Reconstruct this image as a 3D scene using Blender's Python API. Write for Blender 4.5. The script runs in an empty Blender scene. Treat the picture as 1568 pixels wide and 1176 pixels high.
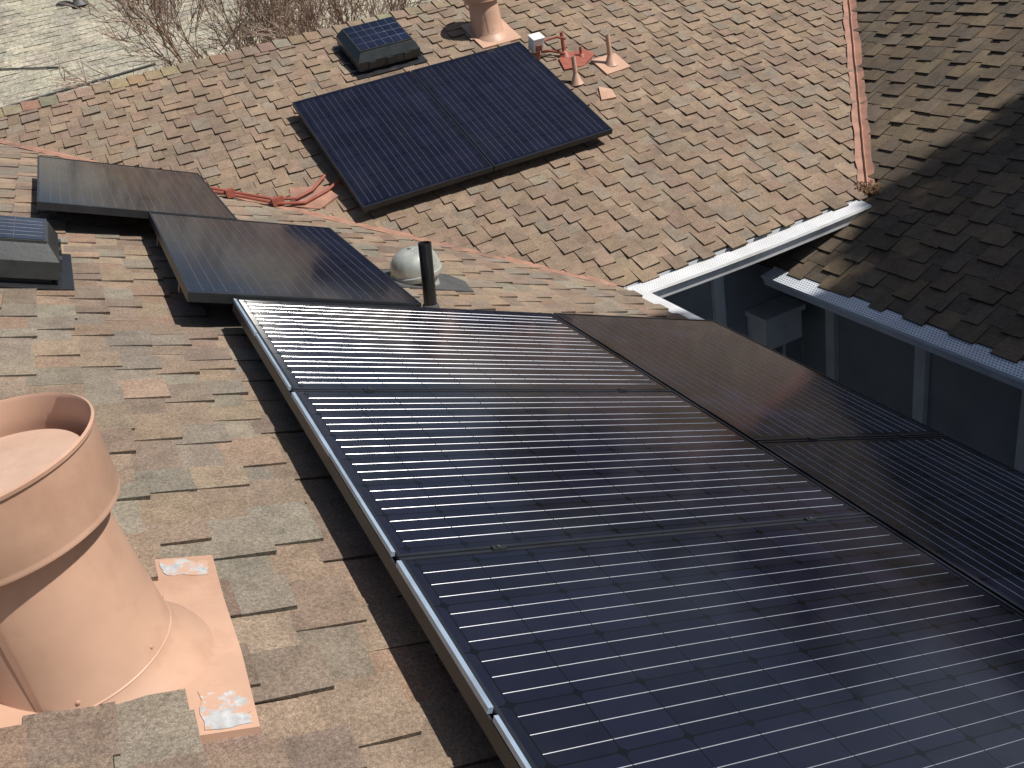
import bpy, bmesh, math, random
from mathutils import Vector, Matrix
random.seed(7)
V=Vector
GZ=-4.9
# ---------------------------------------------------------------- materials
def newmat(name):
    m=bpy.data.materials.new(name); m.use_nodes=True
    nt=m.node_tree; nt.nodes.clear()
    out=nt.nodes.new('ShaderNodeOutputMaterial'); b=nt.nodes.new('ShaderNodeBsdfPrincipled')
    nt.links.new(b.outputs[0],out.inputs[0])
    return m,nt,b
def mathn(nt,op,a,b=None,c=None):
    n=nt.nodes.new('ShaderNodeMath'); n.operation=op
    for i,x in enumerate((a,b,c)):
        if x is None: continue
        if isinstance(x,(int,float)): n.inputs[i].default_value=x
        else: nt.links.new(x,n.inputs[i])
    return n.outputs[0]
def noise(nt,scale,detail=3,rough=.55,coord=None):
    n=nt.nodes.new('ShaderNodeTexNoise'); n.inputs['Scale'].default_value=scale
    n.inputs['Detail'].default_value=detail; n.inputs['Roughness'].default_value=rough
    if coord is None:
        tc=nt.nodes.new('ShaderNodeTexCoord'); coord=tc.outputs['Object']
    nt.links.new(coord,n.inputs['Vector'])
    return n.outputs['Fac']
def ramp(nt,fac,stops):
    r=nt.nodes.new('ShaderNodeValToRGB'); e=r.color_ramp.elements
    while len(e)>1: e.remove(e[0])
    e[0].position=stops[0][0]; e[0].color=(*stops[0][1],1)
    for p,c in stops[1:]:
        x=e.new(p); x.color=(*c,1)
    nt.links.new(fac,r.inputs[0]); return r.outputs[0]
def mixc(nt,fac,a,b,mode='MIX'):
    n=nt.nodes.new('ShaderNodeMix'); n.data_type='RGBA'; n.blend_type=mode
    for s,x in ((n.inputs[0],fac),(n.inputs[6],a),(n.inputs[7],b)):
        if isinstance(x,(int,float)): s.default_value=x
        elif isinstance(x,tuple): s.default_value=(*x,1)
        else: nt.links.new(x,s)
    return n.outputs[2]
def bump(nt,b,h,strength=.3,dist=.01):
    n=nt.nodes.new('ShaderNodeBump'); n.inputs['Strength'].default_value=strength
    n.inputs['Distance'].default_value=dist
    nt.links.new(h,n.inputs['Height']); nt.links.new(n.outputs[0],b.inputs['Normal'])
def simple(name,col,rough=.6,metal=0,var=.15,scale=12,bs=.0,bscale=60,dirt=None,dp=(.52,.68)):
    m,nt,b=newmat(name)
    f=noise(nt,scale,4)
    c0=tuple(x*(1-var) for x in col); c1=tuple(min(1,x*(1+var)) for x in col)
    c=ramp(nt,f,[(.3,c0),(.7,c1)])
    if dirt:
        f2=noise(nt,scale*.35,6,.7); k=ramp(nt,f2,[(dp[0],(0,0,0)),(dp[1],(1,1,1))])
        c=mixc(nt,k,c,dirt)
    nt.links.new(c,b.inputs['Base Color'])
    b.inputs['Roughness'].default_value=rough; b.inputs['Metallic'].default_value=metal
    if bs>0: bump(nt,b,noise(nt,bscale,4),bs,.004)
    return m
def shingle_mat(name,gran=330,contrast=.42,stain=.25):
    m,nt,b=newmat(name)
    at=nt.nodes.new('ShaderNodeAttribute'); at.attribute_name='Col'
    g=noise(nt,gran,2,.7)
    g2=noise(nt,gran*.33,2,.6)
    gg=mathn(nt,'ADD',mathn(nt,'MULTIPLY',g,.6),mathn(nt,'MULTIPLY',g2,.4))
    gr=ramp(nt,gg,[(.33,(1-contrast,)*3),(.5,(1,1,1)),(.68,(1+contrast*1.3,)*3)])
    c=mixc(nt,1.0,at.outputs['Color'],gr,'MULTIPLY')
    s=noise(nt,1.7,6,.65)
    sr=ramp(nt,s,[(.3,(1-stain,1-stain,1-stain*.9)),(.65,(1.08,1.06,1.02))])
    c=mixc(nt,1.0,c,sr,'MULTIPLY')
    s2=noise(nt,14,4,.6)
    sr2=ramp(nt,s2,[(.32,(.84,.83,.82)),(.6,(1.05,1.05,1.05))])
    c=mixc(nt,1.0,c,sr2,'MULTIPLY')
    nt.links.new(c,b.inputs['Base Color']); b.inputs['Roughness'].default_value=.93
    b.inputs['Specular IOR Level'].default_value=.25
    bump(nt,b,gg,.65,.005)
    return m
M={}
M['shingle']=shingle_mat('asphalt_shingle',contrast=.5)
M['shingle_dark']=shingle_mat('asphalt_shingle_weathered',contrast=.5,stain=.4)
M['shingle_far']=shingle_mat('asphalt_shingle_pale',gran=40,contrast=.5,stain=.3)
M['peach']=simple('peach_painted_metal',(.55,.345,.245),.48,0,.07,7,.05,30,dirt=(.45,.27,.185))
M['peach_in']=simple('peach_metal_lid',(.60,.41,.31),.5,0,.08,10,.05,dirt=(.52,.34,.25))
M['red']=simple('red_oxide_paint',(.31,.09,.06),.55,0,.2,25,.1)
M['copper']=simple('painted_valley_metal',(.38,.205,.145),.5,0,.22,9,.1,dirt=(.2,.13,.1))
M['gut']=simple('white_gutter_metal',(.78,.79,.80),.35,0,.08,6,.05,dirt=(.55,.55,.52))
M['gutblue']=simple('grey_gutter_metal',(.60,.65,.71),.35,.1,.12,6,.05)
M['bare']=simple('bare_scraped_metal',(.46,.47,.47),.45,0,.22,60,.1,dirt=(.55,.345,.245),dp=(.49,.55))
M['blackpl']=simple('black_plastic',(.022,.023,.026),.4,0,.2,20,.1)
M['greypl']=simple('dark_vent_plastic',(.035,.040,.042),.3,0,.2,18,.1)
M['frame']=simple('black_anodised_frame',(.026,.028,.031),.42,.2,.2,15)
M['frametop']=simple('frame_lip',(.03,.035,.045),.35,.4,.2,15)
M['edge_glint']=simple('painted_edge_glint',(.42,.53,.66),.33,.4,.2,9)  # pale blue stands in for sky reflected on the black frame edge
M['steel']=simple('rail_aluminium',(.12,.12,.125),.4,.7,.15,15)
M['galv']=simple('galvanised_dome',(.48,.50,.45),.30,.3,.2,14,.1,dirt=(.28,.29,.25))
M['lead']=simple('lead_flashing',(.10,.10,.10),.6,.2,.2,14,.1)
M['pipe']=simple('black_abs_pipe',(.02,.02,.021),.35,0,.2,20)
M['wall']=simple('blue_grey_siding',(.32,.34,.36),.8,0,.12,3)
M['post']=simple('pale_trim',(.74,.76,.78),.7,0,.1,6)
M['white']=simple('white_enamel',(.80,.80,.78),.45,0,.06,10)
M['twig']=simple('bare_twigs',(.34,.25,.19),.9,0,.25,6)
M['bark2']=simple('trunk_bark',(.09,.065,.05),.95,0,.3,8,.5)
M['debris']=simple('leaf_litter',(.16,.09,.045),.95,0,.5,60)
M['wire']=simple('cell_ribbon',(.90,.91,.95),.27,1.0,.03,30)
M['wire2']=simple('cell_ribbon_dull',(.42,.42,.45),.5,1.0,.03,30)
def leafmat(name,c0,c1):
    m,nt,b=newmat(name)
    f=noise(nt,1.3,4); c=ramp(nt,f,[(.3,c0),(.7,c1)])
    nt.links.new(c,b.inputs['Base Color']); b.inputs['Roughness'].default_value=.7
    return m
M['leaf']=leafmat('foliage',(.025,.04,.015),(.07,.10,.035))
def perf(name,c,dark,k=52.0):
    m,nt,b=newmat(name)
    tc=nt.nodes.new('ShaderNodeTexCoord'); sp=nt.nodes.new('ShaderNodeSeparateXYZ')
    nt.links.new(tc.outputs['UV'],sp.inputs[0])
    row=mathn(nt,'FLOOR',mathn(nt,'MULTIPLY',sp.outputs[1],k))
    xx=mathn(nt,'ADD',mathn(nt,'MULTIPLY',sp.outputs[0],k),mathn(nt,'MULTIPLY',row,.5))
    fx=mathn(nt,'SUBTRACT',mathn(nt,'FRACT',xx),.5); fy=mathn(nt,'SUBTRACT',mathn(nt,'FRACT',mathn(nt,'MULTIPLY',sp.outputs[1],k)),.5)
    d=mathn(nt,'ADD',mathn(nt,'MULTIPLY',fx,fx),mathn(nt,'MULTIPLY',fy,fy))
    hole=mathn(nt,'LESS_THAN',d,.075)
    n=noise(nt,5,4); base=ramp(nt,n,[(.35,tuple(x*.8 for x in c)),(.7,c)])
    col=mixc(nt,hole,base,dark)
    nt.links.new(col,b.inputs['Base Color']); b.inputs['Roughness'].default_value=.4
    return m
M['guard']=perf('perforated_guard_white',(.80,.81,.82),(.45,.45,.45))
M['guardblue']=perf('perforated_guard_grey',(.74,.80,.88),(.14,.15,.16),42.0)
def pvmat(name,c_cell,rough):
    m,nt,b=newmat(name)
    tc=nt.nodes.new('ShaderNodeTexCoord'); sp=nt.nodes.new('ShaderNodeSeparateXYZ')
    nt.links.new(tc.outputs['UV'],sp.inputs[0])
    def cell(o,n,length,mar):
        return mathn(nt,'MULTIPLY',mathn(nt,'SUBTRACT',o,mar),n/(length-2*mar))
    cu=cell(sp.outputs[0],6,1.046,.035); cv=cell(sp.outputs[1],10,1.559,.035)
    fu=mathn(nt,'ABSOLUTE',mathn(nt,'SUBTRACT',mathn(nt,'FRACT',cu),.5))
    fv=mathn(nt,'ABSOLUTE',mathn(nt,'SUBTRACT',mathn(nt,'FRACT',cv),.5))
    gap=mathn(nt,'MAXIMUM',mathn(nt,'GREATER_THAN',fu,.488),mathn(nt,'GREATER_THAN',fv,.488))
    dia=mathn(nt,'GREATER_THAN',mathn(nt,'ADD',fu,fv),.91)
    gap=mathn(nt,'MAXIMUM',gap,dia)
    cmb=nt.nodes.new('ShaderNodeCombineXYZ')
    nt.links.new(mathn(nt,'FLOOR',cu),cmb.inputs[0]); nt.links.new(mathn(nt,'FLOOR',cv),cmb.inputs[1])
    oi=nt.nodes.new('ShaderNodeObjectInfo'); nt.links.new(mathn(nt,'MULTIPLY',oi.outputs['Random'],50),cmb.inputs[2])
    wn=nt.nodes.new('ShaderNodeTexWhiteNoise'); nt.links.new(cmb.outputs[0],wn.inputs[0])
    cc=mixc(nt,wn.outputs[0],tuple(x*.75 for x in c_cell),tuple(x*1.3 for x in c_cell))
    col=mixc(nt,gap,cc,(.003,.003,.0035))
    dust=noise(nt,3.5,6,.7); dr=ramp(nt,dust,[(.45,(0,0,0)),(.8,(.02,.02,.02))])
    col=mixc(nt,dr,col,(.35,.33,.30))
    nt.links.new(col,b.inputs['Base Color'])
    rn=ramp(nt,noise(nt,9,4),[(.3,(rough*.8,)*3),(.7,(rough*1.25,)*3)])
    nt.links.new(rn,b.inputs['Roughness'])
    b.inputs['IOR'].default_value=1.5
    g=nt.nodes.new('ShaderNodeBsdfAnisotropic'); g.inputs['Roughness'].default_value=.54
    g.inputs['Anisotropy'].default_value=.95; g.inputs['Rotation'].default_value=.25
    tg=nt.nodes.new('ShaderNodeTangent'); tg.direction_type='UV_MAP'; tg.uv_map='UVMap'
    nt.links.new(tg.outputs[0],g.inputs['Tangent'])
    gc=mixc(nt,gap,(1,.98,.95),(.15,.15,.15)); nt.links.new(gc,g.inputs['Color'])
    mx=nt.nodes.new('ShaderNodeMixShader')
    hz=ramp(nt,noise(nt,2.2,5,.6),[(.3,(.018,)*3),(.7,(.065,)*3)])
    nt.links.new(hz,mx.inputs[0])
    nt.links.new(b.outputs[0],mx.inputs[1]); nt.links.new(g.outputs[0],mx.inputs[2])
    out=[n for n in nt.nodes if n.type=='OUTPUT_MATERIAL'][0]
    nt.links.new(mx.outputs[0],out.inputs[0])
    return m
M['pv']=pvmat('pv_cells',(.0055,.0055,.015),.10)
# ---------------------------------------------------------------- builder
class B:
    def __init__(s): s.v=[];s.f=[];s.m=[];s.uv={}
    def quad(s,p,mi=0,uv=None):
        n=len(s.v); s.v+= [V(x) for x in p]; s.f.append(tuple(range(n,n+len(p)))); s.m.append(mi)
        if uv: s.uv[len(s.f)-1]=uv
    def box(s,o,ax,ay,az,x,y,z,mi=0,taper=None):
        n=len(s.v)
        for k in range(2):
            t=taper if (taper and k==1) else 0
            for (i,j) in ((0,0),(1,0),(1,1),(0,1)):
                xx=x[i]+(t if i==0 else -t); yy=y[j]+(t if j==0 else -t)
                s.v.append(V(o)+V(ax)*xx+V(ay)*yy+V(az)*z[k])
        for q in ((0,3,2,1),(4,5,6,7),(0,1,5,4),(1,2,6,5),(2,3,7,6),(3,0,4,7)):
            s.f.append(tuple(n+i for i in q)); s.m.append(mi)
    def lathe(s,o,axis,prof,seg=40,mi=0,cap0=False,cap1=False,wob=0):
        axis=V(axis).normalized(); a=axis.orthogonal().normalized(); b=axis.cross(a)
        n=len(s.v)
        for (r,h) in prof:
            for i in range(seg):
                t=2*math.pi*i/seg; rr=r*(1+wob*math.cos(16*t))
                s.v.append(V(o)+axis*h+(a*math.cos(t)+b*math.sin(t))*rr)
        for k in range(len(prof)-1):
            for i in range(seg):
                j=(i+1)%seg
                s.f.append((n+k*seg+i,n+k*seg+j,n+(k+1)*seg+j,n+(k+1)*seg+i)); s.m.append(mi)
        if cap0: s.f.append(tuple(n+i for i in reversed(range(seg)))); s.m.append(mi)
        if cap1: s.f.append(tuple(n+(len(prof)-1)*seg+i for i in range(seg))); s.m.append(mi)
    def tube(s,pts,r,seg=8,mi=0,r1=None):
        pts=[V(p) for p in pts]; n=len(s.v); N=len(pts); prev=None
        for k,p in enumerate(pts):
            d=(pts[min(k+1,N-1)]-pts[max(k-1,0)]).normalized()
            if prev is None: a=d.orthogonal().normalized()
            else: a=(prev-d*prev.dot(d)).normalized()
            prev=a; b=d.cross(a); rr=r if r1 is None else r+(r1-r)*k/(N-1)
            for i in range(seg):
                t=2*math.pi*i/seg; s.v.append(p+(a*math.cos(t)+b*math.sin(t))*rr)
        for k in range(N-1):
            for i in range(seg):
                j=(i+1)%seg; s.f.append((n+k*seg+i,n+k*seg+j,n+(k+1)*seg+j,n+(k+1)*seg+i)); s.m.append(mi)
        s.f.append(tuple(n+i for i in reversed(range(seg)))); s.m.append(mi)
        s.f.append(tuple(n+(N-1)*seg+i for i in range(seg))); s.m.append(mi)
    def build(s,name,mats,parent=None,smooth=35,bevel=0,origin=None):
        me=bpy.data.meshes.new(name)
        o0=V(origin) if origin is not None else V((0,0,0))
        me.from_pydata([tuple(v-o0) for v in s.v],[],s.f)
        for m in mats: me.materials.append(M[m])
        for i,p in enumerate(me.polygons): p.material_index=s.m[i]
        if s.uv:
            ul=me.uv_layers.new(name='UVMap')
            for i,p in enumerate(me.polygons):
                if i in s.uv:
                    for li,c in zip(p.loop_indices,s.uv[i]): ul.data[li].uv=c
        me.update()
        if smooth:
            me.shade_smooth(); me.set_sharp_from_angle(angle=math.radians(smooth))
        ob=bpy.data.objects.new(name,me); bpy.context.collection.objects.link(ob)
        ob.location=o0
        if bevel:
            md=ob.modifiers.new('bevel','BEVEL'); md.width=bevel; md.segments=2; md.limit_method='ANGLE'; md.angle_limit=math.radians(40)
        if parent: ob.parent=parent
        return ob
def empty(name,loc=(0,0,0)):
    e=bpy.data.objects.new(name,None); bpy.context.collection.objects.link(e); e.location=loc; return e
# ---------------------------------------------------------------- geometry frames
A_=math.radians(22.62); CA,SA=math.cos(A_),math.sin(A_)
UX,UY,UZ=V((1,0,0)),V((0,1,0)),V((0,0,1))
N1=V((SA,0,CA)); D1=V((CA,0,-SA)); C1=-1.246
N2=V((0,-SA,CA)); S2=V((0,CA,SA)); C2=-4.287
T3=.468; A3=math.atan(T3); N3=V((-math.sin(A3),0,math.cos(A3))); S3=V((math.cos(A3),0,math.sin(A3)))
def z1(x): return (C1-SA*x)/CA
def z2(y): return (C2+SA*y)/CA
def z3(x): return -2.53+T3*(x-5.1)
house=empty('shingle_roof_house')
def desat(p,k,g=1.0):
    out=[]
    for c in p:
        l=(c[0]+c[1]+c[2])/3; out.append(tuple((l+(x-l)*k)*g for x in c))
    return out
def shingles(name,O,A,S,N,ar,br,e,w,palette,hs,clips,mat,parent,off=.03,colvar=.12,seed=1,strict=.85,gap=.0):
    rnd=random.Random(seed)
    bm=bmesh.new(); cl=bm.loops.layers.float_color.new('Col')
    O=V(O)
    def P(a,b,h): return O+A*a+S*b+N*h
    b0=br[0]
    while b0<br[1]-.001:
        a=ar[0]-rnd.random()*.3; hi=rnd.random()<.5
        ph=rnd.random()*6
        while a<ar[1]:
            wd=rnd.uniform(*w)
            a1=a+wd-gap*rnd.uniform(.3,1.5)
            h=hs[1]*rnd.uniform(.8,1.2) if hi else hs[0]*rnd.uniform(.8,1.2)
            wav=.004*math.sin(a*.9+ph)
            bb=b0+wav-(off*rnd.uniform(.6,1.2) if hi else rnd.uniform(-.005,.005))
            bt=min(b0+e+.045,br[1]+.02)
            sk=rnd.uniform(-.007,.007) if gap==0 else rnd.uniform(-.002,.002); tb=rnd.uniform(-.004,.004)
            vs=[bm.verts.new(P(*q)) for q in ((a,bb+tb,0),(a1,bb-tb,0),(a,bb+tb,h),(a1,bb-tb,h*rnd.uniform(.85,1.1)),(a1-sk,bt,.0012),(a-sk,bt,.0012))]
            c=rnd.choice(palette); k=1+rnd.uniform(-colvar,colvar)
            c=tuple(x*k*(1+rnd.uniform(-.02,.02)) for x in c)
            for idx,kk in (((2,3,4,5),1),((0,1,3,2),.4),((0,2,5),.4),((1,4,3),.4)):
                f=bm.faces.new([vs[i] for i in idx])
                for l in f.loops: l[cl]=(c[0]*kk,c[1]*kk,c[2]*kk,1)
            a+=wd; hi=not hi if rnd.random()<strict else hi
        b0+=e
    dv=[bm.verts.new(P(*q)) for q in ((ar[0],br[0],-.004),(ar[1],br[0],-.004),(ar[1],br[1],-.004),(ar[0],br[1],-.004))]
    f=bm.faces.new(dv)
    for l in f.loops: l[cl]=(.045,.035,.03,1)
    for co,no in clips:
        bmesh.ops.bisect_plane(bm,geom=bm.verts[:]+bm.edges[:]+bm.faces[:],plane_co=co,plane_no=no,clear_outer=True)
    me=bpy.data.meshes.new(name); bm.to_mesh(me); bm.free(); me.materials.append(M[mat])
    ob=bpy.data.objects.new(name,me); bpy.context.collection.objects.link(ob); ob.parent=parent
    return ob
PAL1=desat([(.275,.205,.145),(.26,.195,.14),(.295,.22,.155),(.245,.205,.16),(.225,.17,.13),(.25,.18,.135),(.25,.215,.165),(.30,.215,.15),(.27,.185,.13)],.90,1.04)
PAL2=desat([(.28,.20,.135),(.29,.205,.14),(.26,.19,.13),(.31,.225,.155),(.25,.18,.13),(.275,.19,.135),(.265,.21,.155)],.86,.98)
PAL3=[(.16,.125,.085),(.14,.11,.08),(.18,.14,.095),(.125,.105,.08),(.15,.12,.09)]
XC=2.84; YC=5.07
XR=-1.25; YR=9.1
VAL=V((XC,YC,0)); NV=V((1,1,0)).normalized()
s_len=(XC-XR)/CA
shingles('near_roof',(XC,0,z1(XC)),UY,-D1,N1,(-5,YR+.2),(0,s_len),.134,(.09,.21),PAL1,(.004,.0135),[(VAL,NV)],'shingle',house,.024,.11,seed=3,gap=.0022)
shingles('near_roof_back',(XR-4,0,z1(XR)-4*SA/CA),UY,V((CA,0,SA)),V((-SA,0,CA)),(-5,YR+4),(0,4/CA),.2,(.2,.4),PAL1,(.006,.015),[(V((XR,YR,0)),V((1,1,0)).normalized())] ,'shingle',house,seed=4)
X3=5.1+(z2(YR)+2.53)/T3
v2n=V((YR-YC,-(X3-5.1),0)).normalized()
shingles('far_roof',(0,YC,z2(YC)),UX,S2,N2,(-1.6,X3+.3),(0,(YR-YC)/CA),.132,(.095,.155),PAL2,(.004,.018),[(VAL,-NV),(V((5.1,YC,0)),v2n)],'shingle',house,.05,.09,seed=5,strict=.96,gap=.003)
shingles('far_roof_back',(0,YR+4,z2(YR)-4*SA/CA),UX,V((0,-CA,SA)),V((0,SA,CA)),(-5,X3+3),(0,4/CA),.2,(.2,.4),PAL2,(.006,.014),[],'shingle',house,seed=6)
XE=4.30
LB=.9; XM=XE+LB*math.cos(A3)
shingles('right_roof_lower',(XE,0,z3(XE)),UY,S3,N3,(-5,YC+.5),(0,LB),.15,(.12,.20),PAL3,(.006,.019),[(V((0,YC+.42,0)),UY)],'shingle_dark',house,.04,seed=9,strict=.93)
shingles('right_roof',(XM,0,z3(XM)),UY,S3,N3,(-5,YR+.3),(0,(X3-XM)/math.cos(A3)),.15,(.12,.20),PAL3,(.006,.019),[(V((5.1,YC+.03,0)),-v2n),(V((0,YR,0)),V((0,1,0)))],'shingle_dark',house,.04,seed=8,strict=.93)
b=B()
b.quad([(X3,-5,z3(X3)-.003),(X3,YR+4,z3(X3)-.003),(X3+4,YR+4,z3(X3)-2),(X3+4,-5,z3(X3)-2)],0)
b.build('right_roof_back',['lead'],house,0)
def ridge(name,p0,p1,nA,nB,pal,seed):
    rnd=random.Random(seed); bm=bmesh.new(); cl=bm.loops.layers.float_color.new('Col')
    p0=V(p0);p1=V(p1); d=(p1-p0); L=d.length; d.normalize()
    sa=(nA.cross(d)).normalized()
    if sa.z>0: sa=-sa
    sb=(nB.cross(d)).normalized()
    if sb.z>0: sb=-sb
    t=0
    while t<L:
        q=p0+d*t; q2=p0+d*(t+.19)
        h=.022; w=.13
        c=rnd.choice(pal); c=tuple(x*rnd.uniform(.85,1.1) for x in c)
        top0=q+V((0,0,h+.012)); top1=q2+V((0,0,h*.5))
        for s,n in ((sa,nA),(sb,nB)):
            e0=q+s*w+n*(h); e1=q2+s*w+n*(h*.45); g=q+s*w; g1=q2+s*w
            for P4,k in (((top0,e0,e1,top1),1),((e0,g,g1,e1),.6),((top0,q,g,e0),.6)):
                f=bm.faces.new([bm.verts.new(x) for x in P4])
                for l in f.loops: l[cl]=(c[0]*k,c[1]*k,c[2]*k,1)
        t+=.15
    me=bpy.data.meshes.new(name); bm.to_mesh(me); bm.free(); me.materials.append(M['shingle'])
    ob=bpy.data.objects.new(name,me); bpy.context.collection.objects.link(ob); ob.parent=house
ridge('ridge_cap_far',(XR,YR,z2(YR)),(X3,YR,z2(YR)),N2,V((0,SA,CA)),PAL2,1)
ridge('ridge_cap_near',(XR,-5,z1(XR)),(XR,YR,z1(XR)),N1,V((-SA,0,CA)),PAL1,2)
def valley(name,p0,p1,sA,sB,nA,nB,w,lift=.018,rib=.018):
    b=B(); p0=V(p0);p1=V(p1); rnd=random.Random(5)
    n=60; rows=[]
    for i in range(n+1):
        p=p0.lerp(p1,i/n); j=rnd.uniform(-.007,.007); p=p+V((rnd.uniform(-.003,.003),0,0))
        rows.append([p+sA*(w+j)+nA*(lift-.004),p+sA*.018+nA*lift,p+V((0,0,lift+rib)),p+sB*.018+nB*lift,p+sB*(w-j)+nB*(lift-.004)])
    for i in range(n):
        for k in range(4): b.quad([rows[i][k],rows[i][k+1],rows[i+1][k+1],rows[i+1][k]],0)
    return b.build(name,['copper'],house,0)
dv1=(V((XR,YR,z1(XR)))-V((XC,YC,z1(XC)))).normalized()
pA=(dv1.cross(N1)).normalized(); pA=pA if pA.x<0 else -pA
pB=(dv1.cross(N2)).normalized(); pB=pB if pB.y>0 else -pB
valley('valley_flashing',(XC-.02,YC+.02,z1(XC)),(XR,YR,z1(XR)),pA,pB,N1,N2,.04,.016,.012)
dv2=(V((X3,YR,z2(YR)))-V((5.1,YC,z2(YC)))).normalized()
pA=(dv2.cross(N3)).normalized(); pA=pA if pA.x>0 else -pA
pB=(dv2.cross(N2)).normalized(); pB=pB if pB.x<0 else -pB
valley('valley_flashing_right',(5.1,YC+.0,z2(YC)),(X3,YR,z2(YR)),pB,pA,N2,N3,.07,.022,.025)
b=B(); rnd=random.Random(3)
for i in range(200):
    x=5.10+abs(rnd.gauss(0,.03))+rnd.uniform(-.05,.03); y=YC+rnd.gauss(-.01,.05); z=max(z3(x),z2(max(y,YC)) if y>YC-.02 else -9)+rnd.uniform(.015,.04)
    s=rnd.uniform(.006,.015); a=V((rnd.gauss(0,1),rnd.gauss(0,1),rnd.gauss(0,.5))).normalized(); c=a.orthogonal().normalized()
    p=V((x,y,z)); b.quad([p-a*s-c*s*.5,p+a*s-c*s*.4,p+a*s+c*s*.5,p-a*s+c*s*.4],0)
for i in range(150):   # needles and bits lying on the near and far shingles
    if i%2:
        x=rnd.uniform(-1.1,2.4); y=rnd.uniform(1.0,6.5)
        if x+y>7.6: continue
        p=V((x,y,z1(x)))+N1*.016; ax=UY; bx=D1
    else:
        x=rnd.uniform(1.6,6.0); y=rnd.uniform(5.2,8.8)
        if x+y<8.2 or x>y+.0: continue
        p=V((x,y,z2(y)))+N2*.02; ax=UX; bx=S2
    t=rnd.random()*6.28; a=ax*math.cos(t)+bx*math.sin(t); c=bx*math.cos(t)-ax*math.sin(t); s=rnd.uniform(.006,.016)
    b.quad([p-a*s-c*s*.15,p+a*s-c*s*.1,p+a*s+c*s*.15,p-a*s+c*s*.12],0)
b.build('leaf_litter',['debris'],None,0)
def gutter(name,p0,dirv,L,outv,mg,mm,w=.12,hh=.1,z0=-.015,sag=0):
    b=B(); p0=V(p0); n=24
    prof=[(0,.01),(w*.92,-.012),(w,-.010),(w+.004,-.03),(w*.86,-.05),(w*.78,-hh),(0.0,-hh)]
    def pt(t,q):
        s=-sag*math.sin(math.pi*min(1,t))
        return p0+dirv*(L*t)+outv*q[0]+V((0,0,q[1]+z0+s))
    for i in range(n):
        t0,t1=i/n,(i+1)/n
        for k in range(len(prof)-1):
            pp=[pt(t0,prof[k]),pt(t0,prof[k+1]),pt(t1,prof[k+1]),pt(t1,prof[k])]
            if k==0: b.quad(pp,0,[(t0*L,0),(t0*L,w),(t1*L,w),(t1*L,0)])
            else: b.quad(pp,1)
    for t in (0,1): b.quad([pt(t,q) for q in prof],1)
    return b.build(name,[mg,mm],house,0)
gutter('far_gutter',(XC+.02,YC-.03,z2(YC)),UX,2.13,-UY,'guard','gut',w=.12,hh=.11,sag=.02)
gutter('right_gutter',(XE-.01,-5,z3(XE)),UY,10.2,-UX,'guardblue','gutblue',w=.14)
gutter('near_gutter',(XC,-5,z1(XC)),UY,10.0,UX,'guard','gut')
b=B()
b.box((0,0,0),UX,UY,UZ,(XC-.45,8.3),(5.62,5.75),(GZ,z2(5.62)-.03),0)
b.box((0,0,0),UX,UY,UZ,(4.88,5.0),(-4.6,5.617),(GZ,z3(4.88)-.03),0)
b.box((0,0,0),UX,UY,UZ,(XC-.47,XC-.35),(-4.6,5.617),(GZ,z1(XC-.35)-.03),0)
b.box((0,0,0),UX,UY,UZ,(-5,-4.85),(-4.6,12.6),(GZ,-2.6),0)
b.box((0,0,0),UX,UY,UZ,(-4.84,11.8),(12.5,12.65),(GZ,-2.6),0)
b.box((0,0,0),UX,UY,UZ,(-4.84,11.8),(-4.75,-4.61),(GZ,-2.9),0)
b.build('walls',['wall'],house,0)
b=B()
for y in (5.2,4.27,3.38,2.4,1.4): b.box((0,0,0),UX,UY,UZ,(4.83,4.878),(y-.05,y+.05),(GZ,-2.75),0)
for x in (4.02,3.1): b.box((0,0,0),UX,UY,UZ,(x-.05,x+.05),(5.57,5.617),(GZ,-2.4),0)
b.box((0,0,0),UX,UY,UZ,(4.845,4.878),(-4.5,5.56),(GZ,GZ+.2),0)
b.build('wall_battens',['post'],house,0)
b=B()
b.box((0,0,0),UX,UY,UZ,(XC-.01,5.0),(YC+.002,YC+.022),(z2(YC)-.16,z2(YC)-.012),0)
b.box((0,0,0),UX,UY,UZ,(XE+.012,XE+.03),(-5,5.25),(z3(XE)-.16,z3(XE)-.012),0)
b.box((0,0,0),UX,UY,UZ,(XC-.02,XC-.002),(-5,YC),(z1(XC)-.16,z1(XC)-.012),0)
b.build('fascia',['post'],house,0)
b=B()
b.box((4.50,5.615,-3.74),UX,-UY,UZ,(-.19,.19),(0,.24),(0,.26),0)
b.box((4.50,5.615,-3.475),UX,-UY,UZ,(-.21,.21),(0,.27),(0,.05),0)
b.box((4.50,5.615,-3.66),UX,-UY,UZ,(-.03,.03),(.241,.255),(.08,.10),1)
b.tube([(4.60,5.5,-3.74),(4.60,5.5,-4.3),(4.60,5.6,-4.4)],.015,8,1)
b.build('utility_box',['white','gutblue'],None,30,.008)
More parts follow.
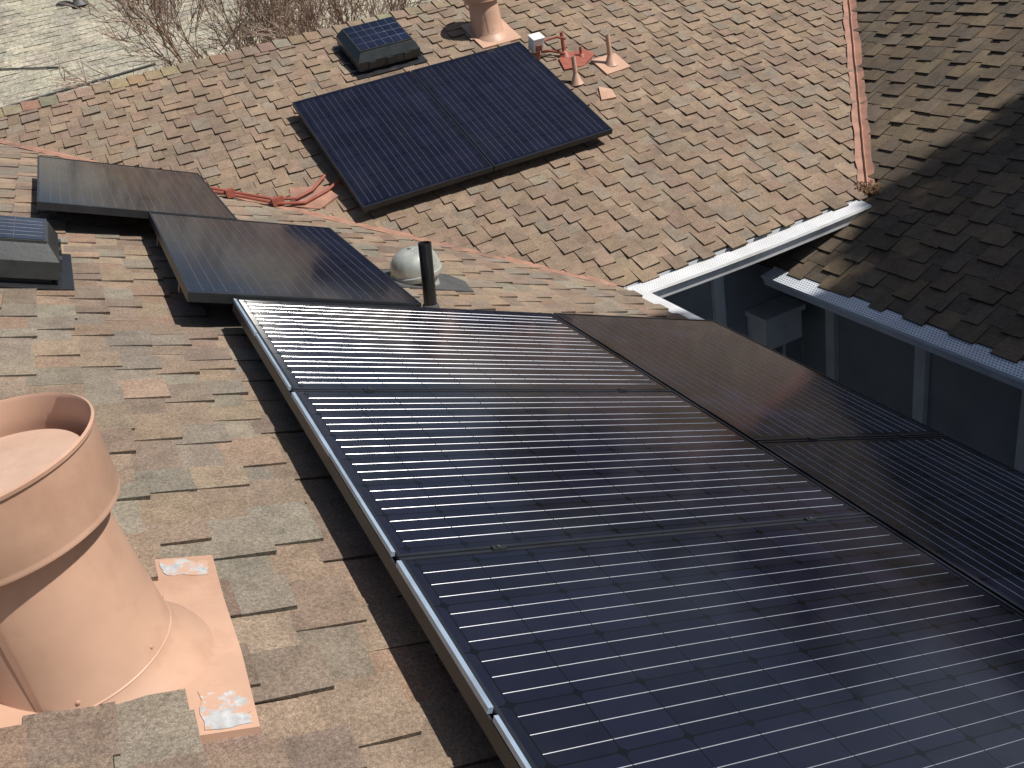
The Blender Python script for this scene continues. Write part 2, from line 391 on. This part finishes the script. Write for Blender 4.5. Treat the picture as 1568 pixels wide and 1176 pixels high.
# ---------------------------------------------------------------- solar panels
def panel(O,W,L,N,w=1.046,l=1.559,wr=.0015,wm='wire'):
    b=B(); O=V(O); th=.042; fw=.011
    su=w/1.046; sv=l/1.559
    q=[(fw,fw),(w-fw,fw),(w-fw,l-fw),(fw,l-fw)]
    b.quad([O+W*x+L*y-N*.0025 for x,y in q],0,[(x/su,y/sv) for x,y in q])
    for (x,y) in (((0,fw),(0,l)),((w-fw,w),(0,l)),((fw,w-fw),(0,fw)),((fw,w-fw),(l-fw,l))):
        b.box(O,W,L,N,x,y,(-th,-.0012),1)
        b.box(O,W,L,N,(x[0]+.0006,x[1]-.0006),(y[0]+.0006,y[1]-.0006),(-.0012,.0),2)
    b.quad([O+W*x+L*y-N*.03 for x,y in q],1)
    mar=.035; cw=(1.046-2*mar)/6; cl=(1.559-2*mar)/10
    for c in range(6):
        for k in (.2,.5,.8):
            u=(mar+(c+k)*cw)*su; r=wr
            ring=[(-1,0),(-.72,.45),(0,.7),(.72,.45),(1,0)]
            for seg in range(10):
                n0=len(b.v); g=.0012
                for vv in ((mar+seg*cl+g)*sv,(mar+(seg+1)*cl-g)*sv):
                    for (a,h) in ring: b.v.append(O+W*(u+a*r)+L*vv+N*(h*r-.0024))
                for i in range(4):
                    b.f.append((n0+i,n0+i+1,n0+5+i+1,n0+5+i)); b.m.append(3)
    return b.build('solar_panel',['pv','frame','frametop',wm],None,60,origin=O)
def PA(u,y,h=0): return D1*u+N1*(C1+.16+h)+UY*y
for y0,r in ((2.735,.0023),(1.683,.0016),(.631,.0011),(-.421,.0011)):
    panel(PA(.74,y0),UY,D1,N1,wr=r)
for y0 in (2.235,.668):
    panel(PA(2.315,y0),D1,UY,N1,wr=.0009)
panel(PA(.55,3.80,.012),D1,UY,N1,w=1.046,l=1.62,wr=.0012,wm='wire2')
panel(PA(-.01,5.435,.012),D1,UY,N1,w=1.05,l=1.60,wr=.0012,wm='wire2')
def PF(x,s,h=0): return V((x,YC,z2(YC)))+S2*s+N2*h
s0=(6.45-YC)/CA
for x0 in (1.53,2.62): panel(PF(x0,s0,.14),UX,S2,N2,w=1.08,l=1.60,wr=.0010,wm='wire2')
b=B()
def rail(p,q,N,W,h0=.05):
    p=V(p);q=V(q); d=(q-p); L=d.length; d.normalize()
    b.box(p,d,W,N,(0,L),(-.018,.018),(-.09,-.044),0)
def foot(p,W,L,N,drop):
    b.box(p,W,L,N,(-.02,.02),(-.006,.006),(-drop,-.05),0)
    b.box(p,W,L,N,(-.02,.02),(-.045,.03),(-drop+.012,-drop+.022),0)
for u in (1.05,2.0):
    rail(PA(u,-.4),PA(u,3.76),N1,D1)
    for y in (-.2,1.1,2.4,3.6): foot(PA(u+.03,y),UY,D1,N1,.16)
for y in (1.0,1.9,2.6,3.45):
    rail(PA(2.33,y),PA(3.34,y),N1,UY)
    for u in (2.5,3.1): foot(PA(u,y+.03),D1,UY,N1,.16)
for (u0,u1,ys) in ((.57,1.58,(4.15,5.05)),(.01,1.02,(5.8,6.7))):
    for y in ys:
        rail(PA(u0-.01,y),PA(u1,y),N1,UY)
        for u in (u0+.06,u1-.2): foot(PA(u,y+.03),D1,UY,N1,.16)
for s in (.35,1.25):
    rail(PF(1.55,s0+s,.14),PF(3.68,s0+s,.14),N2,S2)
    for x in (1.7,2.6,3.5): foot(PF(x,s0+s+.03,.14),UX,S2,N2,.14)
b.build('solar_panel_racking',['steel'],None,0)
b=B()
for y in (2.731,1.679,.627):
    for u in (1.0,2.05):
        b.box(PA(u,y),D1,UY,N1,(-.018,.018),(-.009,.009),(-.01,.004),0)
        b.lathe(PA(u,y,.004),N1,[(.006,0),(.006,.003),(.002,.004)],8,1,False,True)
    b.box(PA(.76,y),D1,UY,N1,(0,1.53),(-.0025,.0025),(-.02,-.006),0)
for y,u in ((2.231,2.6),(2.231,3.1)):
    b.box(PA(u,y),D1,UY,N1,(-.018,.018),(-.009,.009),(-.01,.004),0)
b.box(PA(.733,.0),D1,UY,N1,(-.004,.0),(-.4,3.77),(-.05,-.012),0)
b.build('panel_clamps',['frame','steel'],None,0)
b=B()
for (y0,y1,o) in ((-.35,.60,0),(.66,1.13,0),(1.15,1.66,.002),(1.70,2.25,0),(2.24,2.70,.002),(2.75,3.30,0),(3.31,3.765,.002)):
    b.box(PA(.735,0),D1,UY,N1,(-.005-o,.004),(y0,y1),(-.010,.003+o*.5),0)
b.build('painted_edge_glint',['edge_glint'],None,0)  # added strips carry the painted sky glint along the array's left edge
# ---------------------------------------------------------------- vents
def bigvent(c,k=1.0):
    b=B(); o=V(c); ax=UZ
    prof=[(.255,-.12),(.222,-.05),(.200,-.022),(.188,.0),(.1795,.02),(.170,.16),(.160,.33),(.157,.40)]
    b.lathe(o,ax,[(r*k,h*k) for r,h in prof],64,0)
    cap=[(.160,.350),(.197,.343),(.2015,.346),(.203,.352),(.2015,.357),(.2025,.36),(.208,.49),(.2125,.493),(.2135,.500),(.209,.503),(.2045,.497),(.202,.44),(.2,.40)]
    b.lathe(o,ax,[(r*k,h*k) for r,h in cap],80,0)
    b.lathe(o,ax,[(.2*k,.40*k),(.16*k,.395*k)],64,1)
    lid=[(.150,.40),(.172,.425),(.176,.437),(.172,.443),(.1,.452),(.03,.455),(.0,.455)]
    b.lathe(o,ax,[(r*k,h*k) for r,h in lid],64,1)
    b.lathe(o,ax,[(.1790*k,.018*k),(.1815*k,.022*k),(.1775*k,.027*k)],64,0)
    d=V((math.cos(4.3),math.sin(4.3),0)); t=V((-d.y,d.x,0))
    b.quad([o+d*.1795*k+ax*.03*k,o+d*.1800*k+t*.012*k+ax*.03*k,o+d*.1625*k+t*.012*k+ax*.34*k,o+d*.162*k+ax*.34*k],0)
    for i in range(7):
        t=i*.9+.2; d=V((math.cos(t),math.sin(t),0))
        b.lathe(o+d*.178*k+ax*.045*k,d,[(.004*k,-.003),(.004*k,.002),(.0015*k,.003)],8,0,False,True)
    return b
vc=V((-.40,1.66,z1(-.40)))
bigvent(vc).build('roof_vent_pipe',['peach','peach_in'],None,40)
def sheet(name,pts,plane,h,mat,th=.003,parent=None):
    b=B(); n=len(pts)
    def q(x,y,hh):
        if plane==1: return V((x,y,z1(x)))+N1*hh
        return V((x,y,z2(y)))+N2*hh
    top=[q(x,y,h) for x,y in pts]; bot=[q(x,y,h-th) for x,y in pts]
    b.quad(top,0)
    for i in range(n): b.quad([bot[i],bot[(i+1)%n],top[(i+1)%n],top[i]],0)
    return b.build(name,[mat],parent,0)
vent_parent=bpy.data.objects['roof_vent_pipe']
def rel(o): o.parent=vent_parent
rel(sheet('flashing',[(-.62,1.37),(-.36,1.372),(-.135,1.365),(-.128,1.6),(-.131,1.8),(-.128,1.985),(-.62,1.985)],1,.019,'peach',.02))
rnd=random.Random(44)
def ragged(pts,n=5,j=.004):
    out=[]
    for i,p in enumerate(pts):
        q=pts[(i+1)%len(pts)]
        for k in range(n):
            t=k/n; out.append((p[0]+(q[0]-p[0])*t+rnd.uniform(-j,j),p[1]+(q[1]-p[1])*t+rnd.uniform(-j,j)))
    return out
rel(sheet('scraped_patch',ragged([(-.225,1.378),(-.15,1.376),(-.142,1.42),(-.15,1.478),(-.19,1.472),(-.222,1.485)]),1,.0215,'bare',.002))
rel(sheet('scraped_patch_b',ragged([(-.235,1.91),(-.15,1.90),(-.14,1.96),(-.17,1.955),(-.19,1.975),(-.245,1.972)]),1,.0215,'bare',.002))
def lap(x0,x1,y0,y1,seed,h=.03,h0=.02):
    rnd=random.Random(seed); bm=bmesh.new(); cl=bm.loops.layers.float_color.new('Col'); y=y0
    while y<y1-.01:
        w=min(rnd.uniform(.10,.2),y1-y)
        if y1-(y+w)<.05: w=y1-y
        hh=h+rnd.uniform(0,.005); xr=x1+rnd.uniform(-.008,.008)
        c=rnd.choice(PAL1)
        P=[V((x,yy,z1(x)))+N1*k for x,yy,k in ((x0,y,h0),(xr,y,hh),(xr,y+w,hh),(x0,y+w,h0),(xr,y,.0),(xr,y+w,.0),(x0,y,.0),(x0,y+w,.0))]
        vs=[bm.verts.new(p) for p in P]
        for idx,k in (((0,1,2,3),1),((1,4,5,2),.5),((0,6,4,1),.5),((3,2,5,7),.5)):
            f=bm.faces.new([vs[i] for i in idx])
            for l in f.loops: l[cl]=(c[0]*k,c[1]*k,c[2]*k,1)
        y+=w
    me=bpy.data.meshes.new('lapping_shingles'); bm.to_mesh(me); bm.free(); me.materials.append(M['shingle'])
    ob=bpy.data.objects.new('lapping_shingles',me); bpy.context.collection.objects.link(ob); ob.parent=house
lap(-.37,-.237,1.2,1.492,1,.028,.024); lap(-.50,-.365,1.15,1.488,2,.029,.024); lap(-.64,-.495,1.2,1.46,7,.029,.024)
lap(-.39,-.25,1.892,2.1,3,.028,.024); lap(-.53,-.385,1.885,2.1,4,.028,.024); lap(-.85,-.60,1.44,2.1,5,.028,.02)
fv=V((3.63,8.38,z2(8.38)))
bigvent(fv,.85).build('roof_vent_pipe',['peach','peach_in'],None,40)
sheet('vent_flashing',[(3.45,8.15),(3.86,8.15),(3.86,8.6),(3.45,8.6)],2,.021,'peach',.02).parent=bpy.data.objects['roof_vent_pipe.001']
def atticfan(o,AX,AY,N,sx=.6,sy=.56):
    b=B(); o=V(o)
    b.box(o,AX,AY,N,(-sx/2-.04,sx/2+.04),(-sy/2-.06,sy/2+.03),(.010,.018),1)
    b.box(o,AX,AY,N,(-sx/2+.03,sx/2-.03),(-sy/2+.03,sy/2-.03),(.018,.06),1)
    b.box(o,AX,AY,N,(-sx/2,sx/2),(-sy/2,sy/2),(.045,.125),0)
    b.box(o,AX,AY,N,(-sx/2,sx/2),(-sy/2,sy/2),(.1251,.195),0,taper=.045)
    b.box(o,AX,AY,N,(-sx/2+.048,sx/2-.048),(-sy/2+.05,sy/2-.05),(.1951,.207),0)
    x0,x1,y0,y1=-sx/2+.06,sx/2-.06,-sy/2+.062,sy/2-.062
    b.quad([o+AX*x+AY*y+N*.2085 for x,y in ((x0,y0),(x1,y0),(x1,y1),(x0,y1))],2,[(.035,.035),(.50,.035),(.50,.50),(.035,.50)])
    for i in range(1,6):
        x=x0+(x1-x0)*i/6; b.box(o,AX,AY,N,(x-.0012,x+.0012),(y0,y1),(.2087,.2092),3)
    for i in range(1,4):
        y=y0+(y1-y0)*i/4; b.box(o,AX,AY,N,(x0,x1),(y-.001,y+.001),(.2094,.2098),3)
    for i in (-1,0,1):
        b.box(o,AX,AY,N,(i*.17-.03,i*.17+.03),(-sy/2-.012,-sy/2+.002),(.06,.12),0)
        b.box(o,AX,AY,N,(sx/2-.002,sx/2+.012),(i*.15-.025,i*.15+.025),(.06,.12),0)
    return b.build('solar_attic_vent',['greypl','blackpl','pvfan','wire2'],None,30,.008)
M['pvfan']=pvmat('pv_cells_blue',(.009,.013,.034),.15)
atticfan(V((2.56,8.50,z2(8.50))),UX,S2,N2)
atticfan(V((-.68,4.62,z1(-.68))),UY,-D1,N1,.56,.6)
dc=V((1.37,4.85,z1(1.37)))
b=B()
b.lathe(dc,UZ,[(.12,-.06),(.115,.05),(.115,.07)],32,0)
b.lathe(dc,UZ,[(.10,.06),(.150,.055),(.156,.062),(.156,.088),(.15,.092)],48,0)
b.lathe(dc,UZ,[(.15,.092),(.149,.12),(.138,.155),(.118,.185),(.088,.207),(.05,.219),(.02,.223),(.0,.224)],48,0,wob=.01)
b.lathe(dc+V((0,0,.222)),UZ,[(.02,0),(.018,.008),(0,.01)],12,0)
b.build('dome_roof_vent',['galv','lead'],None,45)
sheet('flashing_dome',[(1.2,4.68),(1.62,4.66),(1.66,4.9),(1.6,5.05),(1.2,5.05)],1,.019,'lead',.02).parent=bpy.data.objects['dome_roof_vent']
b=B(); pb=V((1.195,4.16,z1(1.195)))
top=V((1.255,4.17,-1.455)); dr=(top-pb)
b.lathe(pb,dr,[(.034,-.05),(.034,dr.length),(.030,dr.length),(.029,dr.length-.08)],28,0)
b.lathe(pb,dr,[(.075,0.0),(.05,.03),(.042,.07),(.035,.072)],28,1)
b.build('plumbing_vent_pipe',['pipe','lead'],None,35)
def pvent(x,y,h,r,fs,mat='peach'):
    b=B(); o=V((x,y,z2(y)))
    b.lathe(o,UZ,[(r*3.2,.0),(r*2.3,.03),(r*1.5,.07),(r*1.12,.09),(r*1.1,.10)],28,0)
    b.lathe(o,UZ,[(r,.08),(r,h),(r*.8,h),(r*.78,h-.05)],20,0)
    c=[V((x+i*fs*.5,y+j*fs*.5,0)) for i,j in ((-1,-1),(1,-.9),(1,1),(-1,1))]
    top=[V((p.x,p.y,z2(p.y)))+N2*.020 for p in c]; bot=[p-N2*.02 for p in top]
    b.quad(top,0)
    for i in range(4): b.quad([bot[i],bot[(i+1)%4],top[(i+1)%4],top[i]],0)
    return b.build('plumbing_vent_stack',[mat],None,35)
pvent(4.36,7.42,.27,.022,.26)
pvent(3.92,7.30,.24,.020,.0001)
sheet('roof_flashing_patch',[(3.96,6.98),(4.10,6.96),(4.13,7.08),(4.05,7.16),(4.0,7.06)],2,.022,'peach',.02)
b=B()
o=V((3.80,7.80,z2(7.80)))
b.box(o,UX,S2,N2,(-.055,.055),(-.05,.05),(.10,.22),0)
b.box(o,UX,S2,N2,(-.06,.06),(-.055,.055),(.2201,.23),0)
b.box(o,UX,S2,N2,(-.03,.03),(-.062,-.0505),(.11,.17),1)
b.box(o,UX,S2,N2,(-.03,.03),(-.03,.03),(.0,.0999),1)
b.build('electrical_junction_box',['white','red'],None,0,.004)
def q2(x,y,h): return V((x,y,z2(y)))+N2*h
b=B()
b.tube([q2(3.86,7.80,.06),q2(3.95,7.80,.05),q2(4.02,7.76,.04),q2(4.05,7.70,.04)],.014,8,0)
b.lathe(q2(4.06,7.72,0),UZ,[(.06,.0),(.03,.05),(.018,.06),(.016,.22),(.0,.22)],18,0)
b.tube([q2(3.86,7.79,.17),q2(4.0,7.78,.18),q2(4.06,7.72,.18)],.011,8,0)
b.lathe(q2(4.19,7.64,0),UZ,[(.04,.0),(.022,.03),(.014,.04),(.014,.10),(.0,.10)],18,0)
t=[q2(x,y,.022) for x,y in ((3.93,7.52),(4.12,7.50),(4.32,7.62),(4.28,7.72),(4.12,7.74),(3.98,7.70))]
b.quad(t,0)
for i in range(6): b.quad([t[i],t[(i+1)%6],t[(i+1)%6]-N2*.02,t[i]-N2*.02],0)
b.build('red_conduit_boot',['red'],None,35)
def zmax(x,y): return max(z1(x),z2(y))
b=B()
for off,pts in ((0,[(.52,7.12),(.68,7.08),(.86,6.96),(1.02,6.86),(1.20,6.80),(1.40,6.86),(1.62,6.98)]),(.05,[(.55,7.22),(.80,7.08),(1.0,6.93),(1.16,6.86),(1.3,6.90),(1.45,7.02)])):
    b.tube([V((x,y,zmax(x,y)+.04+off*.2)) for x,y in pts],.012,8,0)
b.box((1.02,6.88,zmax(1.02,6.88)),UX,UY,UZ,(-.045,.045),(-.025,.025),(.03,.085),0)
b.box((.72,7.05,zmax(.72,7.05)),UX,UY,UZ,(-.03,.03),(-.03,.03),(.02,.08),0)
b.build('red_electrical_conduit',['red'],None,35)
sheet('valley_patch',[(1.10,6.84),(1.28,6.72),(1.46,6.80),(1.40,6.96),(1.16,7.05)],2,.022,'copper',.02,house)
# ---------------------------------------------------------------- neighbour house
nh=empty('neighbor_house')
Y0,ZN=15.5,-2.3; YN=27.0
PAL4=[(.37,.35,.28),(.39,.365,.29),(.35,.33,.27),(.41,.385,.31),(.36,.34,.27)]
shingles('roof_front',(0,Y0,ZN),UX,S2,N2,(-8,18),(0,(YN-Y0)/CA),.17,(.2,.5),PAL4,(.006,.014),[],'shingle_far',nh,.03,.08,seed=12)
zr=ZN+(YN-Y0)*SA/CA
b=B()
b.quad([(-8,YN,zr),(18,YN,zr),(18,YN+11,zr-4.6),(-8,YN+11,zr-4.6)],0)
b.box((0,0,0),UX,UY,UZ,(-7.5,17.5),(Y0+.5,YN+10.5),(GZ,ZN-.0),1)
b.build('body',['lead','wall'],nh,0)
def nz(y): return ZN+(y-Y0)*SA/CA
b=B()
for x,y,h,r in ((.55,20.0,.45,.09),(1.25,23.0,.4,.08),(-.3,24.5,.3,.1),(1.9,19.2,.25,.06),(2.75,21.5,.4,.07)):
    b.lathe((x,y,nz(y)),UZ,[(r*1.8,0),(r*1.1,.08),(r,.1),(r,h),(r*1.35,h),(r*1.35,h+.06),(0,h+.08)],20,0)
b.build('roof_vents',['lead'],nh,35)
b=B()
b.box((-1.0,21.8,nz(21.8)),UX,S2,N2,(-.6,.6),(-.4,.4),(0,.16),0)
b.box((-1.0,21.8,nz(21.8)),UX,S2,N2,(-.52,.52),(-.32,.32),(.161,.2),1)
b.build('skylight',['lead','gutblue'],nh,0)
b=B()
def np(x,y,h=.03): return V((x,y,nz(y)))+N2*h
for (p,q,w) in (((-3.5,17.0),(1.3,17.4),.03),((-2.6,19.0),(-.2,18.0),.025)):
    b.tube([np(p[0],p[1]),np(q[0],q[1])],w*.6,6,0)
b.build('roof_conduit',['lead'],nh,0)
# ---------------------------------------------------------------- vegetation
def branchy(name,base,height,seed,mat,spread=.55,levels=5,r0=.07,stems=1):
    rnd=random.Random(seed); b=B()
    def grow(p,d,L,r,lv):
        pts=[p]; q=p.copy(); dd=d.copy(); n=4
        for i in range(n):
            dd=(dd+V((rnd.gauss(0,.14),rnd.gauss(0,.14),rnd.gauss(.03,.08)))).normalized()
            q=q+dd*(L/n); pts.append(q.copy())
        b.tube(pts,r,5 if lv<3 else 3,0,r1=r*.6)
        if lv>=levels: return
        for i in range(rnd.choice((2,3,3))+(1 if lv>1 else 0)):
            k=rnd.choice((2,3,4)); pp=pts[k]
            nd=(dd+V((rnd.gauss(0,spread),rnd.gauss(0,spread),rnd.gauss(.1,spread*.6)))).normalized()
            grow(pp,nd,L*rnd.uniform(.6,.82),max(.006,r*rnd.uniform(.45,.62)),lv+1)
    for s in range(stems):
        grow(V(base)+V((rnd.gauss(0,.08),rnd.gauss(0,.08),0)),(V((rnd.gauss(0,.16),rnd.gauss(0,.15),1))).normalized(),height*.42,r0,0)
    return b.build(name,[mat],None,0)
branchy('bare_tree',(3.05,14.0,GZ),4.4,11,'twig',.44,6,.08,4)
branchy('bare_tree',(2.35,14.8,GZ),4.0,5,'twig',.5,5,.06,4)
def leaftree(name,base,trunk_top,crown,rad,nleaf,ls,seed,r0=.22,test=None,ncl=46):
    rnd=random.Random(seed); b=B()
    base=V(base); tt=V(trunk_top); crown=V(crown); rad=V(rad)
    b.tube([base,base.lerp(tt,.5)+V((.08,.05,0)),tt,crown+V((0,0,rad.z*.3))],r0,12,0,r1=r0*.35)
    cl=[]
    while len(cl)<ncl:
        d=V((rnd.uniform(-1,1),rnd.uniform(-1,1),rnd.uniform(-1,1)))
        if d.length>1: continue
        cl.append((crown+V((d.x*rad.x,d.y*rad.y,d.z*rad.z)),rnd.uniform(.22,.42)*min(rad)))
    for c,r in cl[:22]:
        if test and not test(c,random.Random(1)): continue
        st=tt.lerp(crown,rnd.random()); b.tube([st,st.lerp(c,.5)+V((0,0,-.1)),c],r0*.3,6,0,r1=.02)
    for i in range(nleaf):
        c,r=rnd.choice(cl)
        d=V((rnd.gauss(0,1),rnd.gauss(0,1),rnd.gauss(0,1))).normalized()*r*(rnd.random()**.4)
        p=c+d
        if test and not test(p,rnd): continue
        a=V((rnd.gauss(0,1),rnd.gauss(0,1),rnd.gauss(0,1))).normalized(); q=a.orthogonal().normalized()
        s=ls*rnd.uniform(.6,1.3)
        b.quad([p-a*s,p-q*s*.6,p+a*s,p+q*s*.6],1)
    return b.build(name,['bark2','leaf'],None,0)
SUN=V((.52,-.36,.775)).normalized()
zc=5.6
def shade_pos(xp,yp,z): return V((xp+.671*z,yp-.4645*z,z))
ct=shade_pos(7.3,-.1,zc)
def tst(p,rnd):
    xp=p.x-.671*p.z; yp=p.y+.4645*p.z
    lim=3.26 if xp<6.3 else 3.26+min(.42,(xp-6.3)*1.1)
    return yp<lim+rnd.gauss(0,.05)+.05*math.sin(xp*3) and xp>2.75+.12*max(0,yp)+rnd.gauss(0,.17)+.22*math.sin(yp*2.6)
leaftree('shade_tree',(ct.x,ct.y,GZ),(ct.x,ct.y,zc-3.0),ct,(4.3,4.1,3.4),17000,.15,21,.3,tst,80)
for i,(x,y,h) in enumerate(((21,27,7.5),(26,30,9),(33,31,8),(30,22,7),(38,24,9),(45,34,10),(-20,44,8),(-34,40,9))):
    leaftree('tree',(x,y,GZ),(x,y,GZ+h*.45),(x,y,GZ+h*.95),(3.2,3.2,h*.55),1300,.42,100+i,.25)
M['ground']=simple('dry_grass_soil',(.16,.13,.08),.95,0,.3,.6,.2,8,dirt=(.07,.09,.04))
b=B(); b.quad([(-3000,-3000,GZ),(3000,-3000,GZ),(3000,3000,GZ),(-3000,3000,GZ)],0)
b.build('ground',['ground'],None,0)
M['conc']=simple('concrete',(.34,.33,.31),.9,0,.15,4)
b=B(); b.box((0,0,0),UX,UY,UZ,(XC-.3,4.87),(-4.5,5.6),(GZ+.004,GZ+.06),0)
b.build('courtyard_paving',['conc'],None,0)
# ---------------------------------------------------------------- light & camera
w=bpy.data.worlds.new('World'); bpy.context.scene.world=w; w.use_nodes=True
nt=w.node_tree; nt.nodes.clear()
sk=nt.nodes.new('ShaderNodeTexSky'); sk.sky_type='NISHITA'; sk.sun_disc=False
sk.sun_elevation=math.asin(SUN.z); sk.sun_rotation=math.atan2(SUN.x,SUN.y)
sk.air_density=1.0; sk.dust_density=2.0
bg=nt.nodes.new('ShaderNodeBackground'); bg.inputs[1].default_value=.066
wo=nt.nodes.new('ShaderNodeOutputWorld'); nt.links.new(sk.outputs[0],bg.inputs[0]); nt.links.new(bg.outputs[0],wo.inputs[0])
ld=bpy.data.lights.new('sun','SUN'); ld.energy=5.0; ld.angle=math.radians(.53); ld.color=(1,.955,.89)
lo=bpy.data.objects.new('sun',ld); bpy.context.collection.objects.link(lo); lo.rotation_euler=SUN.to_track_quat('Z','Y').to_euler(); lo.location=(20,-14,30)
f=1372.0
dh=V((3929,1579,-f)); d2=V((-723,607,-f)); Yc=d2.normalized(); Xc=(dh-dh.dot(Yc)*Yc).normalized(); Zc=Xc.cross(Yc)
cam=bpy.data.cameras.new('camera'); co=bpy.data.objects.new('camera',cam); bpy.context.collection.objects.link(co)
cam.sensor_width=36; cam.lens=f/1568*36; cam.clip_start=.05; cam.clip_end=6000
co.matrix_world=Matrix((Xc,Yc,Zc)).to_4x4()
bpy.context.scene.camera=co
for o in bpy.data.objects:
    if o.parent is None: o.location.z-=GZ
sc=bpy.context.scene; sc.view_settings.view_transform='Standard'; sc.view_settings.look='None'; sc.view_settings.exposure=0
